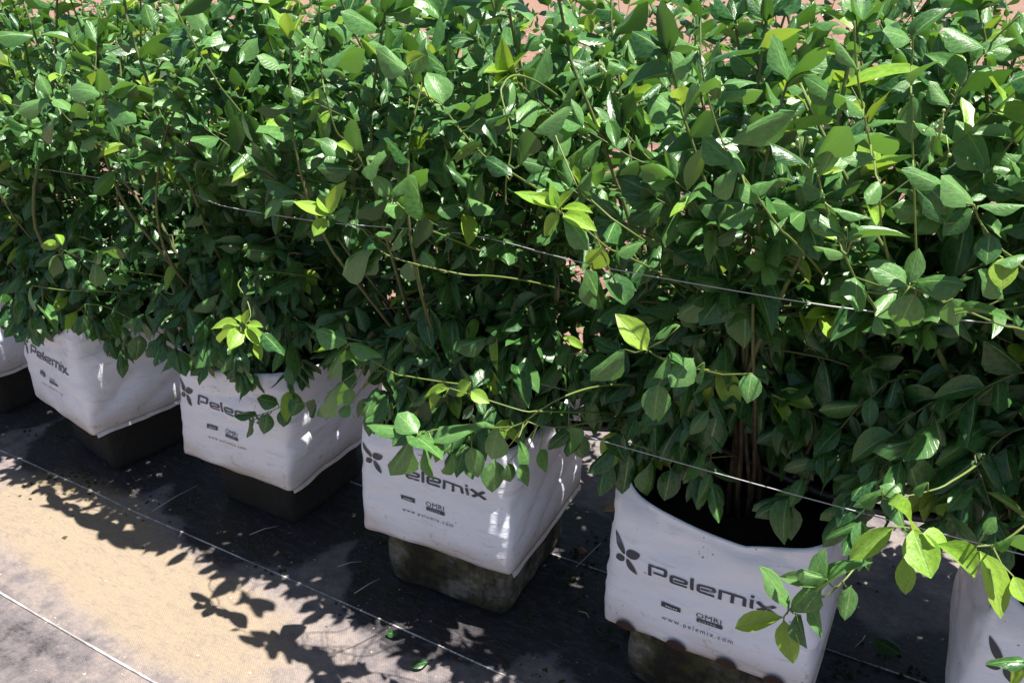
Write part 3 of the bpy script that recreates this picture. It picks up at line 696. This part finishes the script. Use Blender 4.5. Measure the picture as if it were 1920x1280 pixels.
# traced sprays: each leaf is base px, tip px, width px, kind (m mature, y young), depth of base, depth change to the tip
SPRAYS = [
 # Y, stem points (outer end first), leaves
 (.70, [(790, 812), (850, 800), (960, 800), (1010, 770)], [(768, 816, 684, 770, 42, 'b', 0), (782, 812, 748, 768, 46, 'b', 0), (772, 816, 824, 838, 48, 'b', -.02), (812, 826, 906, 784, 46, 'b', 0), (772, 826, 726, 890, 28, 'b', 0),
   (795, 834, 826, 902, 30, 'b', 0), (845, 850, 868, 890, 32, 'b', 0), (884, 838, 892, 904, 32, 'b', 0), (935, 806, 911, 863, 42, 'b', 0), (968, 826, 1006, 856, 30, 'b', 0)]),
 (.76, [(842, 727), (900, 745), (980, 770)], [(842, 727, 788, 744, 26, 'y', 0), (828, 744, 797, 766, 28, 'y', 0), (882, 716, 853, 740, 28, 'y', 0), (884, 733, 914, 752, 24, 'y', 0)]),
 (.735, [(652, 643), (690, 670), (740, 700)], [(652, 643, 592, 609, 34, 'b', 0), (645, 648, 586, 655, 20, 'y', 0), (652, 650, 604, 704, 32, 'b', 0), (655, 642, 713, 660, 38, 'b', 0), (656, 655, 669, 682, 24, 'b', 0), (642, 716, 562, 763, 26, 'b', 0), (658, 728, 650, 762, 22, 'b', 0), (655, 758, 636, 776, 22, 'b', 0)]),
 (.74, [(456, 612), (470, 592), (462, 560), (447, 536)], [(450, 612, 389, 606, 24, 'y', -.01), (448, 616, 404, 636, 20, 'y', 0), (455, 616, 431, 650, 30, 'y', -.01), (462, 612, 494, 646, 24, 'y', 0), (465, 608, 492, 612, 16, 'y', 0), (458, 606, 462, 584, 12, 'y', 0), (452, 605, 438, 592, 14, 'y', 0), (492, 624, 530, 658, 30, 'm', 0), (480, 640, 489, 674, 16, 'y', 0)]),
 (.735, [(617, 405), (680, 430), (712, 470), (760, 490), (845, 510), (880, 516)], [(617, 405, 549, 375, 26, 'y', 0), (618, 402, 598, 364, 24, 'y', 0), (617, 400, 646, 341, 24, 'y', 0), (624, 408, 644, 384, 30, 'm', 0), (612, 410, 588, 440, 26, 'y', 0), (556, 378, 528, 374, 12, 'm', 0),
   (708, 458, 624, 486, 32, 'm', 0), (708, 466, 690, 438, 34, 'm', 0), (722, 476, 655, 503, 22, 'm', 0), (732, 470, 745, 425, 28, 'm', 0), (770, 492, 777, 522, 30, 'm', 0), (815, 500, 794, 466, 26, 'm', 0), (742, 440, 700, 420, 26, 'm', 0)]),
 (.75, [(668, 284), (686, 318), (700, 345), (735, 374), (765, 398), (800, 428)], [(668, 284, 676, 208, 40, 'm', 0), (686, 328, 700, 254, 40, 'm', 0), (664, 290, 632, 262, 22, 'y', 0), (662, 318, 594, 312, 28, 'm', 0), (650, 300, 600, 252, 30, 'm', 0), (735, 372, 790, 304, 32, 'm', 0), (733, 370, 710, 330, 28, 'm', 0), (733, 377, 663, 376, 34, 'm', 0), (795, 414, 797, 318, 44, 'm', 0), (792, 402, 762, 452, 50, 'm', 0), (738, 376, 760, 356, 26, 'm', 0)]),
 (.72, [(1050, 397), (1075, 412), (1110, 440), (1140, 465)], [(1040, 391, 962, 356, 26, 'y', 0), (1043, 394, 1032, 344, 20, 'y', 0), (1048, 393, 1072, 358, 26, 'y', 0), (1053, 392, 1110, 396, 26, 'y', 0), (1058, 402, 1113, 422, 32, 'y', 0), (1050, 400, 1017, 444, 32, 'y', 0), (1056, 406, 1108, 444, 28, 'm', 0), (1045, 390, 1000, 362, 26, 'y', 0)]),
 (.77, [(1083, 352), (1060, 300), (1040, 250)], [(1083, 350, 1124, 302, 48, 'm', 0), (1210, 452, 1154, 462, 26, 'm', 0), (1130, 462, 1114, 506, 46, 'y', 0), (1128, 580, 1110, 506, 52, 'm', -.02), (1172, 572, 1150, 508, 46, 'm', -.01)]),
 (.74, [(1212, 654), (1240, 672), (1290, 690)], [(1213, 656, 1160, 588, 44, 'y', 0), (1172, 655, 1103, 712, 18, 'm', 0), (1275, 610, 1220, 628, 20, 'm', 0), (1258, 660, 1290, 676, 28, 'm', 0), (1260, 668, 1215, 700, 52, 'm', 0), (1300, 672, 1255, 722, 52, 'm', 0), (1320, 680, 1325, 722, 50, 'm', 0), (1235, 720, 1225, 790, 56, 'm', 0), (1410, 700, 1400, 750, 50, 'm', 0)]),
 (.72, [(1311, 86), (1318, 140), (1332, 200), (1364, 287), (1407, 350), (1460, 426)], [(1310, 160, 1268, 92, 36, 'm', 0), (1330, 116, 1404, 64, 28, 'm', 0), (1332, 164, 1262, 208, 56, 'm', 0), (1368, 268, 1460, 190, 42, 'm', 0), (1374, 308, 1318, 254, 36, 'm', 0), (1366, 280, 1392, 318, 30, 'm', 0), (1385, 318, 1326, 352, 52, 'm', 0), (1420, 392, 1346, 402, 54, 'm', 0), (1340, 185, 1352, 130, 36, 'm', 0), (1338, 178, 1424, 150, 22, 'm', 0), (1355, 160, 1412, 140, 36, 'm', 0), (1405, 350, 1480, 330, 46, 'm', 0), (1310, 95, 1248, 120, 26, 'm', 0), (1425, 380, 1400, 340, 34, 'm', 0)]),
 (.70, [(1532, 310), (1536, 340), (1552, 395), (1580, 468), (1605, 525)], [(1510, 308, 1452, 250, 46, 'm', 0), (1534, 302, 1580, 212, 40, 'm', 0), (1536, 330, 1580, 256, 44, 'm', 0), (1520, 296, 1534, 348, 44, 'm', 0), (1530, 326, 1580, 314, 18, 'y', 0), (1558, 390, 1638, 398, 24, 'm', 0), (1588, 454, 1692, 412, 22, 'm', 0), (1584, 448, 1514, 388, 20, 'm', 0), (1545, 365, 1500, 330, 24, 'm', 0), (1576, 440, 1560, 400, 20, 'm', 0), (1590, 480, 1546, 448, 24, 'm', 0)]),
 (.74, [(1602, 40), (1606, 130), (1625, 240), (1645, 330), (1652, 420)], [(1606, 130, 1580, 60, 30, 'm', 0), (1625, 240, 1690, 215, 26, 'm', 0), (1620, 220, 1590, 160, 34, 'm', 0), (1640, 300, 1580, 290, 30, 'm', 0), (1648, 340, 1625, 372, 26, 'm', 0), (1610, 130, 1632, 110, 30, 'm', 0)]),
 (.80, [(1706, -30), (1712, 60), (1708, 160), (1712, 300), (1716, 420), (1720, 520)], [(1708, 70, 1768, 8, 36, 'm', 0), (1706, 75, 1662, 50, 46, 'm', 0), (1710, 160, 1738, 105, 42, 'm', 0), (1714, 230, 1790, 245, 30, 'm', 0), (1712, 180, 1720, 270, 40, 'm', 0), (1716, 340, 1740, 300, 30, 'm', 0)]),
 (.82, [(1912, 30), (1850, 90), (1800, 170), (1765, 230), (1730, 300)], [(1845, 92, 1780, 40, 46, 'm', 0), (1820, 130, 1880, 110, 34, 'm', 0), (1800, 165, 1760, 80, 34, 'm', 0), (1820, 120, 1890, 60, 30, 'm', 0), (1780, 200, 1745, 150, 26, 'm', 0)]),
 (.70, [(1826, 384), (1840, 420), (1880, 470), (1915, 500)], [(1826, 384, 1782, 322, 54, 'm', 0), (1825, 392, 1762, 436, 40, 'm', 0), (1834, 386, 1930, 372, 34, 'm', 0), (1856, 438, 1850, 494, 62, 'm', 0), (1925, 478, 1862, 482, 36, 'm', 0), (1880, 484, 1880, 542, 46, 'y', 0), (1770, 420, 1745, 350, 34, 'm', 0), (1775, 355, 1700, 308, 26, 'm', 0)]),
 (.71, [(1706, 537), (1760, 560), (1830, 590), (1880, 610)], [(1706, 537, 1634, 484, 44, 'm', 0), (1706, 530, 1720, 468, 34, 'm', 0), (1710, 536, 1786, 494, 30, 'm', 0), (1716, 550, 1682, 620, 58, 'm', 0), (1604, 520, 1612, 570, 62, 'm', 0), (1786, 560, 1800, 616, 46, 'm', 0), (1795, 590, 1870, 565, 30, 'm', 0), (1880, 560, 1850, 500, 40, 'm', 0), (1640, 596, 1665, 624, 30, 'm', 0), (1600, 545, 1560, 555, 34, 'm', 0)]),
 (.70, [(1672, 988), (1708, 990), (1760, 1018), (1860, 1022), (1915, 990)], [(1674, 987, 1592, 1050, 38, 'y', 0), (1709, 990, 1704, 942, 56, 'y', -.02), (1712, 992, 1746, 1083, 58, 'y', 0), (1757, 1020, 1842, 1078, 50, 'y', 0), (1692, 1046, 1700, 1116, 32, 'y', 0), (1838, 1034, 1896, 1160, 56, 'y', 0), (1864, 1020, 1935, 1000, 40, 'm', 0), (1730, 1000, 1780, 1020, 36, 'y', 0), (1845, 1000, 1862, 970, 30, 'm', 0), (1900, 1080, 1925, 1130, 34, 'y', 0)]),
 (.74, [(1655, 935), (1700, 930), (1760, 915)], [(1656, 918, 1608, 938, 34, 'm', 0), (1690, 925, 1655, 905, 34, 'm', 0), (1700, 935, 1665, 942, 30, 'y', 0), (1740, 905, 1705, 915, 26, 'm', 0)]),
 (.72, [(1470, 1155), (1495, 1130), (1545, 1118), (1580, 1090)], [(1468, 1156, 1375, 1176, 28, 'y', 0), (1470, 1162, 1486, 1246, 40, 'y', 0), (1478, 1142, 1443, 1060, 32, 'm', 0), (1532, 1100, 1466, 1072, 26, 'm', 0), (1492, 1150, 1516, 1216, 42, 'm', 0), (1516, 1128, 1560, 1192, 50, 'm', 0), (1484, 1144, 1505, 1098, 38, 'm', 0), (1535, 1112, 1590, 1040, 46, 'm', 0), (1596, 1098, 1585, 1166, 34, 'm', 0), (1525, 1092, 1545, 1034, 30, 'm', 0), (1550, 1085, 1498, 1068, 24, 'm', 0)]),
 (.72, [(1925, 1235), (1960, 1220)], [(1928, 1240, 1864, 1232, 30, 'm', 0), (1925, 1255, 1890, 1282, 26, 'y', 0)]),
 (.80, [(190, 180), (202, 208), (235, 240), (250, 256)], [(190, 180, 116, 140, 26, 'm', 0), (187, 174, 185, 116, 20, 'm', 0), (190, 182, 155, 205, 34, 'm', 0), (200, 180, 238, 134, 24, 'm', 0), (206, 176, 270, 138, 20, 'm', 0), (200, 186, 250, 196, 16, 'm', 0), (214, 214, 252, 202, 14, 'm', 0), (242, 250, 282, 246, 14, 'm', 0)]),
 (.80, [(95, 186), (110, 200), (130, 226), (180, 254), (225, 284)], [(93, 180, 76, 138, 24, 'm', 0), (100, 186, 130, 196, 26, 'm', 0), (92, 187, 22, 192, 12, 'm', 0), (110, 222, 62, 236, 16, 'm', 0), (130, 230, 180, 214, 20, 'm', 0), (132, 222, 148, 176, 20, 'm', 0), (185, 256, 146, 274, 22, 'm', 0), (140, 235, 125, 242, 12, 'm', 0)]),
 (.85, [(330, 240), (350, 260), (370, 276)], [(330, 242, 274, 224, 20, 'm', 0), (340, 240, 378, 216, 18, 'm', 0), (310, 222, 318, 188, 18, 'm', 0), (335, 246, 306, 256, 18, 'm', 0), (325, 285, 285, 280, 16, 'm', 0)]),
 (.86, [(175, 110), (150, 120), (120, 130)], [(174, 104, 178, 64, 30, 'y', 0), (162, 116, 126, 96, 14, 'y', 0), (172, 116, 202, 102, 16, 'm', 0), (285, 52, 270, 5, 42, 'm', 0), (310, 75, 345, 36, 30, 'm', 0)]),
 (.80, [(115, 465), (140, 480), (185, 494), (215, 505)], [(112, 460, 74, 460, 20, 'y', 0), (116, 462, 108, 436, 14, 'y', 0), (132, 470, 173, 442, 14, 'm', 0), (106, 478, 83, 502, 18, 'm', 0), (118, 478, 142, 486, 14, 'm', 0), (182, 492, 168, 536, 34, 'm', 0), (184, 490, 206, 450, 20, 'm', 0), (210, 512, 238, 530, 26, 'm', 0)]),
 (.80, [(60, 535), (90, 540), (130, 545)], [(58, 540, 40, 578, 34, 'm', 0), (80, 580, 100, 592, 16, 'm', 0)]),
 (.83, [(540, 755), (510, 770), (470, 782)], [(522, 757, 484, 744, 32, 'm', 0), (482, 778, 434, 766, 28, 'm', 0), (476, 786, 446, 820, 24, 'm', 0), (502, 774, 494, 814, 26, 'm', 0), (535, 765, 532, 800, 26, 'm', 0), (560, 745, 548, 780, 28, 'm', 0), (590, 750, 588, 782, 28, 'm', 0)]),
 (.82, [(990, 790), (1020, 800), (1060, 800)], [(928, 862, 925, 926, 44, 'm', 0), (975, 868, 998, 910, 30, 'm', 0), (1012, 842, 1034, 884, 42, 'm', 0), (1068, 800, 1086, 860, 46, 'm', 0), (952, 868, 966, 902, 32, 'm', 0)]),
 (.83, [(160, 570), (200, 575), (250, 600)], [(132, 588, 130, 620, 24, 'm', 0), (158, 590, 153, 624, 28, 'm', 0), (204, 590, 222, 626, 26, 'm', 0), (262, 628, 256, 680, 32, 'm', 0), (240, 628, 216, 640, 22, 'm', 0), (240, 630, 250, 650, 16, 'm', 0), (300, 625, 316, 675, 40, 'm', 0), (345, 660, 362, 702, 36, 'm', 0), (380, 650, 400, 690, 40, 'm', 0)]),
 (.86, [(1180, 830), (1230, 845), (1300, 860)], [(1180, 852, 1168, 932, 44, 'm', 0), (1222, 862, 1232, 935, 40, 'm', 0), (1258, 880, 1248, 938, 40, 'm', 0), (1290, 830, 1298, 895, 44, 'm', 0), (1145, 820, 1170, 850, 40, 'm', 0), (1345, 780, 1325, 860, 52, 'm', 0), (1300, 860, 1318, 900, 34, 'm', 0)]),
 (.74, [(948, 380), (950, 330), (960, 260), (940, 180)], [(975, 310, 985, 240, 40, 'm', 0), (1000, 250, 1050, 180, 40, 'm', 0), (960, 330, 910, 290, 30, 'm', 0)]),
 (.76, [(770, 140), (790, 175), (825, 195), (860, 240), (905, 290)], [(770, 140, 704, 85, 26, 'm', 0), (772, 145, 792, 70, 36, 'm', 0), (765, 125, 790, 100, 22, 'y', 0), (830, 195, 812, 130, 56, 'm', 0), (835, 205, 870, 180, 40, 'm', 0), (865, 225, 895, 165, 34, 'm', 0), (870, 245, 940, 200, 30, 'm', 0), (860, 235, 795, 232, 24, 'm', 0), (905, 270, 840, 300, 24, 'y', 0), (900, 285, 850, 298, 22, 'y', 0), (905, 220, 935, 260, 30, 'm', 0)]),
 (.80, [(600, -20), (598, 60), (602, 130), (612, 185), (630, 245)], [(605, 120, 682, 86, 28, 'm', 0), (596, 100, 592, 50, 22, 'm', 0), (606, 135, 640, 125, 22, 'm', 0), (612, 185, 560, 180, 16, 'y', 0), (600, 90, 570, 70, 20, 'm', 0)]),
]
HERO_TIPS = []
def nearest(x):
    return min((i for i in BUSH), key=lambda i: abs(BX[i].x-x))
for Yd, stem, leaves in SPRAYS:
    if Yd < .83: Yd -= .032
    r_ = random.Random(int(stem[0][0]*7+stem[0][1]))
    pts = [at(px, py, Yd+.012*k) for k, (px, py) in enumerate(stem)]
    bi = nearest(pts[-1].x); bu = BUSH[bi]; e = pts[-1]
    # carry the stem on into the bush
    dl = (pts[-1]-pts[-2]).normalized(); goal = e+dl*.05+Vector((0, .20, -.09))
    d_in = dl*.05+Vector((0, .03, 0))
    for k in range(1, 9):
        s_ = k/8; pts.append(e*(1-s_)**2+(e+d_in)*2*s_*(1-s_)+goal*s_*s_)
    # smooth
    fine = []
    for k in range(len(pts)-1):
        p0, p1, p2, p3 = pts[max(0, k-1)], pts[k], pts[k+1], pts[min(len(pts)-1, k+2)]
        for q in range(3):
            s_ = q/3
            fine.append(.5*((2*p1)+(p2-p0)*s_+(2*p0-5*p1+4*p2-p3)*s_*s_+(3*p1-p0-3*p2+p3)*s_**3))
    fine.append(pts[-1]); n_ = len(fine)
    V, Fc = tube_geo(fine, [.0008+.0008*(k/n_) for k in range(n_)], 6); bu.twigs.append((V, Fc))
    stem_pts = fine
    for (bx_, by_, tx, ty, wpx, kind, dy) in leaves:
        b = at(bx_, by_, Yd+r_.uniform(-.004, .01)); tp = at(tx, ty, Yd+dy+r_.uniform(-.022, .012))
        # petiole to the nearest point of the stem
        ns = min(stem_pts, key=lambda q: (q-b).length)
        if .003 < (ns-b).length < .16:
            mid = (ns+b)/2+Vector((0, 0, -.004)); tube_geo([ns, mid, b], [.0010, .0009, .0008], 4, V, Fc)
        d = tp-b; L = d.length; dist = (b-EYE).dot(F); vw = (EYE-b).normalized()
        wm = wpx*dist/1500
        nrm = (vw*.75+Vector((.05, 0, .6)) if kind == 'y' else vw*.42+Vector((.12, 0, .9)))+Vector((r_.gauss(0, .16), r_.gauss(0, .16), r_.gauss(0, .1)))
        wd = wm/L*1.12
        wd = max(.34, min(.80, wd))
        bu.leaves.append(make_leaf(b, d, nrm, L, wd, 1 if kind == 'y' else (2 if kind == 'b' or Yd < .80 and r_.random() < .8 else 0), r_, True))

# clear the space in front of the opened bag and thin stray leaves off the traced sprays
# choose the leaves that show largest
allL = [(i, l) for i, bu in BUSH.items() for l in bu.leaves]
tv = []; tf = []
for k, (i, l) in enumerate(allL):
    b = len(tv)
    tv += [l.M @ Vector(p) for p in ((0, 0, 0), (.45, .4, 0), (0, 1, 0), (-.45, .4, 0))]; tf.append((b, b+1, b+2, b+3))
bvh = BVHTree.FromPolygons(tv, tf)
for k, (i, l) in enumerate(allL):
    s_ = 0; cz = l.M @ Vector((0, .45, 0)); pp = prj(cz)
    if pp and -60 < pp[0] < 1980 and -60 < pp[1] < 1340:
        P = [prj(q) for q in tv[4*k:4*k+4]]
        if all(P):
            ar = abs(sum(P[a][0]*P[(a+1) % 4][1]-P[(a+1) % 4][0]*P[a][1] for a in range(4)))/2; vis = 0
            for q in ((0, .2, 0), (.18, .45, 0), (-.18, .45, 0), (0, .75, 0)):
                w_ = l.M @ Vector(q); d = w_-EYE; h = bvh.ray_cast(EYE, d.normalized(), d.length+.01)
                if h[2] is not None and (h[2] == k or h[3] > d.length-.004): vis += .25
            s_ = ar*(vis+.03)
    l.score = s_+(1e5 if l.keep else 0)

def join_leaves(ls, seed):
    """rest of the leaves as one mesh with a per-leaf tint"""
    vs = []; fs = []; uvs = []; tn = []; mi = []; off = 0
    r_ = random.Random(seed)
    for l in ls:
        tv_, tf_, tu_ = (TPLY if l.young == 1 else TPL)[l.k]
        A = np.array(l.M)[:3]; w_ = tv_ @ A[:, :3].T+A[:, 3]
        vs.append(w_); fs.append(np.array(tf_)+off); uvs.append(tu_); tn.append(np.full(len(tv_), r_.random())); mi += [l.young]*len(tf_); off += len(tv_)
    V = np.concatenate(vs); Fc = np.concatenate(fs); U = np.concatenate(uvs); T = np.concatenate(tn)
    me = bpy.data.meshes.new('small_leaves')
    me.vertices.add(len(V)); me.vertices.foreach_set('co', V.astype(np.float32).ravel())
    me.loops.add(Fc.size); me.loops.foreach_set('vertex_index', Fc.astype(np.int32).ravel())
    me.polygons.add(len(Fc)); me.polygons.foreach_set('loop_start', np.arange(0, Fc.size, 4, dtype=np.int32)); me.polygons.foreach_set('loop_total', np.full(len(Fc), 4, dtype=np.int32))
    me.polygons.foreach_set('use_smooth', [True]*len(Fc))
    me.materials.append(M_LEAF); me.materials.append(M_YOUNG); me.materials.append(M_BRIGHT); me.polygons.foreach_set('material_index', np.array(mi, dtype=np.int32))
    ul = me.uv_layers.new(name='UVMap'); ul.data.foreach_set('uv', U.astype(np.float32)[Fc.ravel()].ravel())
    at_ = me.attributes.new('tint', 'FLOAT', 'POINT'); at_.data.foreach_set('value', T.astype(np.float32))
    me.update(); me.validate(); return me

ULAB = {
 -1: 'leafy blueberry bush farthest along the row at the upper left corner',
  0: 'dense blueberry bush over the bag cut off by the left edge',
  1: 'dense blueberry bush growing in the angled white bag at left',
  2: 'blueberry bush with a pale young tuft above the bag with the twig',
  3: 'blueberry bush with bright glossy leaves drooping over its bag on the mossy block',
  4: 'blueberry bush growing from the open bag with black lining showing',
  5: 'airy blueberry bush at the right edge with long yellow green shoot near the corner'}
def build_bush(bu, label, group, seed, nmax=300):
    root = empty('blueberry_bush', bu.base); tag(root, label, 'bush', group)
    off = Matrix.Translation(-bu.base)
    for V, Fc in bu.canes:
        if V: link('stem', mesh('stem', [p-bu.base for p in V], Fc, M_STEM), root)
    for V, Fc in bu.twigs: link('twig', mesh('twig', [p-bu.base for p in V], Fc, M_TWIG), root)
    for V, Fc in bu.berries: link('berry_cluster', mesh('berry_cluster', [p-bu.base for p in V], Fc, M_BERRY), root)
    ls = sorted(bu.leaves, key=lambda l: -l.score)
    for l in ls[:nmax]:
        o = bpy.data.objects.new('leaf', (ME_L, ME_Y, ME_B)[l.young][l.k]); COL.objects.link(o); o.parent = root; o.matrix_local = off @ l.M
    rest = ls[nmax:]
    if rest:
        for l in rest: l.M = off @ l.M
        tag(link('small_leaves', join_leaves(rest, seed), root), kind='stuff')
    return root

def berries(bu, p, r_):
    V, Fc = [], []
    for k in range(8):
        c = p+Vector((r_.gauss(0, .005), r_.gauss(0, .004), r_.gauss(0, .006))); rad = r_.uniform(.0014, .0024)
        b = len(V)
        tube_geo([c+Vector((0, 0, -rad)), c+Vector((0, 0, -rad*.6)), c, c+Vector((0, 0, rad*.6)), c+Vector((0, 0, rad))], [rad*.2, rad*.8, rad, rad*.8, rad*.35], 7, V, Fc)
        tube_geo([c, (c+p)/2+Vector((0, 0, .004)), p+Vector((0, 0, -.012))], .0006, 3, V, Fc)
    bu.berries.append((V, Fc))
r_ = random.Random(3)
for (px, py, Yd) in ((578, 92, .80), (1590, 455, .70), (1765, 235, .74), (1128, 118, .80), (1505, 270, .695)):
    p = at(px, py, Yd); berries(BUSH[nearest(p.x)], p, r_)

for i, bu in BUSH.items(): build_bush(bu, ULAB[i], 'blueberry bushes growing in the row of bags', 50+i)

# a thinner row beyond, planted in the soil
BACK = [(-6.2, 3.6), (-5.5, 3.7), (-4.8, 3.6), (-4.1, 3.65), (-3.4, 3.6), (-2.7, 3.7), (-2.05, 3.6), (-1.4, 3.8), (-.75, 3.7), (-.05, 3.9)]
if BACK:
    proto = Bush(0, 0, -.03); grow(proto, 77, canes=10, ztop=(.7, .98), fmin=-9, fmin_low=-9, zlow=.0, dens=.9, size=.055, lat=10)
    tv_ = proto.leaves
    for l in tv_: l.score = -abs(l.p.y)*0-l.p.y+l.p.z*.3
    OR = ['leftmost', 'second from left', 'third from left', 'fourth from left', 'fifth from left', 'fifth from right', 'fourth from right', 'third from right', 'second from right', 'rightmost']
    BL = ['small loose bush, %s in the row behind on reddish soil' % w_ for w_ in OR]
    root0 = build_bush(proto, BL[0], 'small bushes in the row behind', 90, 120); root0.location = (*BACK[0], -.03)
    for k, (x, y) in enumerate(BACK[1:]):
        c = root0.copy(); COL.objects.link(c); c.location = (x, y, -.03); c.rotation_euler.z = 1.7*(k+1); c['label'] = BL[k+1]
        for ch in list(root0.children):
            q = ch.copy(); COL.objects.link(q); q.parent = c

# ------------------------------------------------------------------ small litter
def straw(px, py, qx, qy, lab):
    def gp(a, b):
        d = F+RT*((a-960)/1500)-UP*((b-640)/1500); k = -(CAM_H-.006)/d.z; return EYE+d*k
    a, b = gp(px, py), gp(qx, qy); m_ = (a+b)/2+Vector((.004, 0, .006))
    tag(line_thing('dry_stalk', [a, m_, b], [.0011, .0010, .0006], M_STRAW, 5), lab, 'stalk', 'dry stalks on the ground cloth')
straw(285, 958, 370, 910, 'long thin dry stalk lying between the two left bags')
straw(468, 1002, 520, 986, 'short pale stalk in front of the bag with the shaded twig')
straw(632, 1062, 678, 1052, 'short pale stalk left of the mossy block')
straw(664, 1112, 712, 1084, 'slanting pale stalk in front of the mossy block')
straw(1080, 1062, 1126, 1018, 'pale stalk between the mossy block and the open bag')
straw(1085, 1145, 1105, 1158, 'tiny stalk beside the foot of the open bag')
straw(1603, 1212, 1622, 1190, 'tiny stalk on the mat right of the open bag')
def ground_at(px, py, z=.004):
    d = F+RT*((px-960)/1500)-UP*((py-640)/1500); return EYE+d*(-(CAM_H-z)/d.z)
dr = [ME_L[0].copy(), ME_L[4].copy()]
for m_ in dr: m_.materials.clear(); m_.materials.append(M_DRY)
lit = [(1688, 1226, .045, 'm', 'pale grey green fallen leaf on the mat right of the open bag'), (1160, 955, .03, 'd', 'tan dead leaf in the sun between the mossy block and open bag'),
       (1100, 1035, .022, 'd', 'small dead leaf by the pale stalk'), (1465, 660, .05, 'd', 'orange dead leaf lit behind the open bag'),
       (1625, 838, .035, 'd', 'rust dead leaf lit behind the bush at right'), (1802, 860, .05, 'd', 'curled dead leaf lit near the right edge'),
       (770, 1250, .03, 'm', 'green fallen leaf near the sunlit edge of the mat'), (745, 1190, .022, 'm', 'scrap of leaf in the shade below the beaded seam')]
for (px, py, L, kd, lab) in lit:
    p = ground_at(px, py, .008); a = rng.random()*6.28
    me = dr[rng.randrange(2)] if kd == 'd' else ME_L[3]
    o = bpy.data.objects.new('fallen_leaf', me); COL.objects.link(o)
    o.matrix_world = frame(p, Vector((math.cos(a), math.sin(a), .15)), Vector((.1, -.2, 1)), L, .6)
    tag(o, lab, 'leaf', 'leaves fallen on the ground')
# crumbs of moss and litter round the blocks
V = []; Fc = []; r_ = random.Random(8)
for k in range(3600):
    i = r_.choice(list(BAGS)); B = BAGS[i]; a = r_.random()*6.28; q = .15+abs(r_.gauss(0, .06))
    cx_, cy_ = math.cos(a), math.sin(a); m_ = max(abs(cx_), abs(cy_)); x = B.centre.x+cx_/m_*q; y = B.centre.y+cy_/m_*q
    if noise.noise(Vector((x*7, y*7, 2))) < -.05: continue
    s_ = r_.uniform(.0015, .006); b = len(V); z = matz(x, y)
    for p in ((-1, -.6, 0), (1, -.5, .2), (.1, 1, .1), (0, 0, 1.4)): V.append(Vector((x+p[0]*s_*r_.uniform(.6, 1.3), y+p[1]*s_*r_.uniform(.6, 1.3), z+p[2]*s_*r_.uniform(.4, 1))))
    Fc += [(b, b+1, b+3), (b+1, b+2, b+3), (b+2, b, b+3)]
tag(link('moss', mesh('moss', V, Fc, M_MOSS)), 'dark moss and crumbs on the mat around the blocks', 'moss', kind='stuff')
V = []; Fc = []
for k in range(1500):
    x = r_.uniform(-2.6, .5); y = r_.uniform(.3, 1.3)
    s_ = r_.uniform(.0006, .0016) if r_.random() < .85 else r_.uniform(.0016, .004); b = len(V); z = matz(x, y)+.0006
    for p in ((-1, -.6, 0), (1, -.5, .2), (.1, 1, .1), (0, 0, .9)): V.append(Vector((x+p[0]*s_*r_.uniform(.6, 1.6), y+p[1]*s_*r_.uniform(.6, 1.3), z+p[2]*s_*r_.uniform(.4, 1))))
    Fc += [(b, b+1, b+3), (b+1, b+2, b+3), (b+2, b, b+3)]
tag(link('litter', mesh('litter', V, Fc, M_STRAW)), 'pale crumbs and bits of bark scattered on the mat', 'litter', kind='stuff')
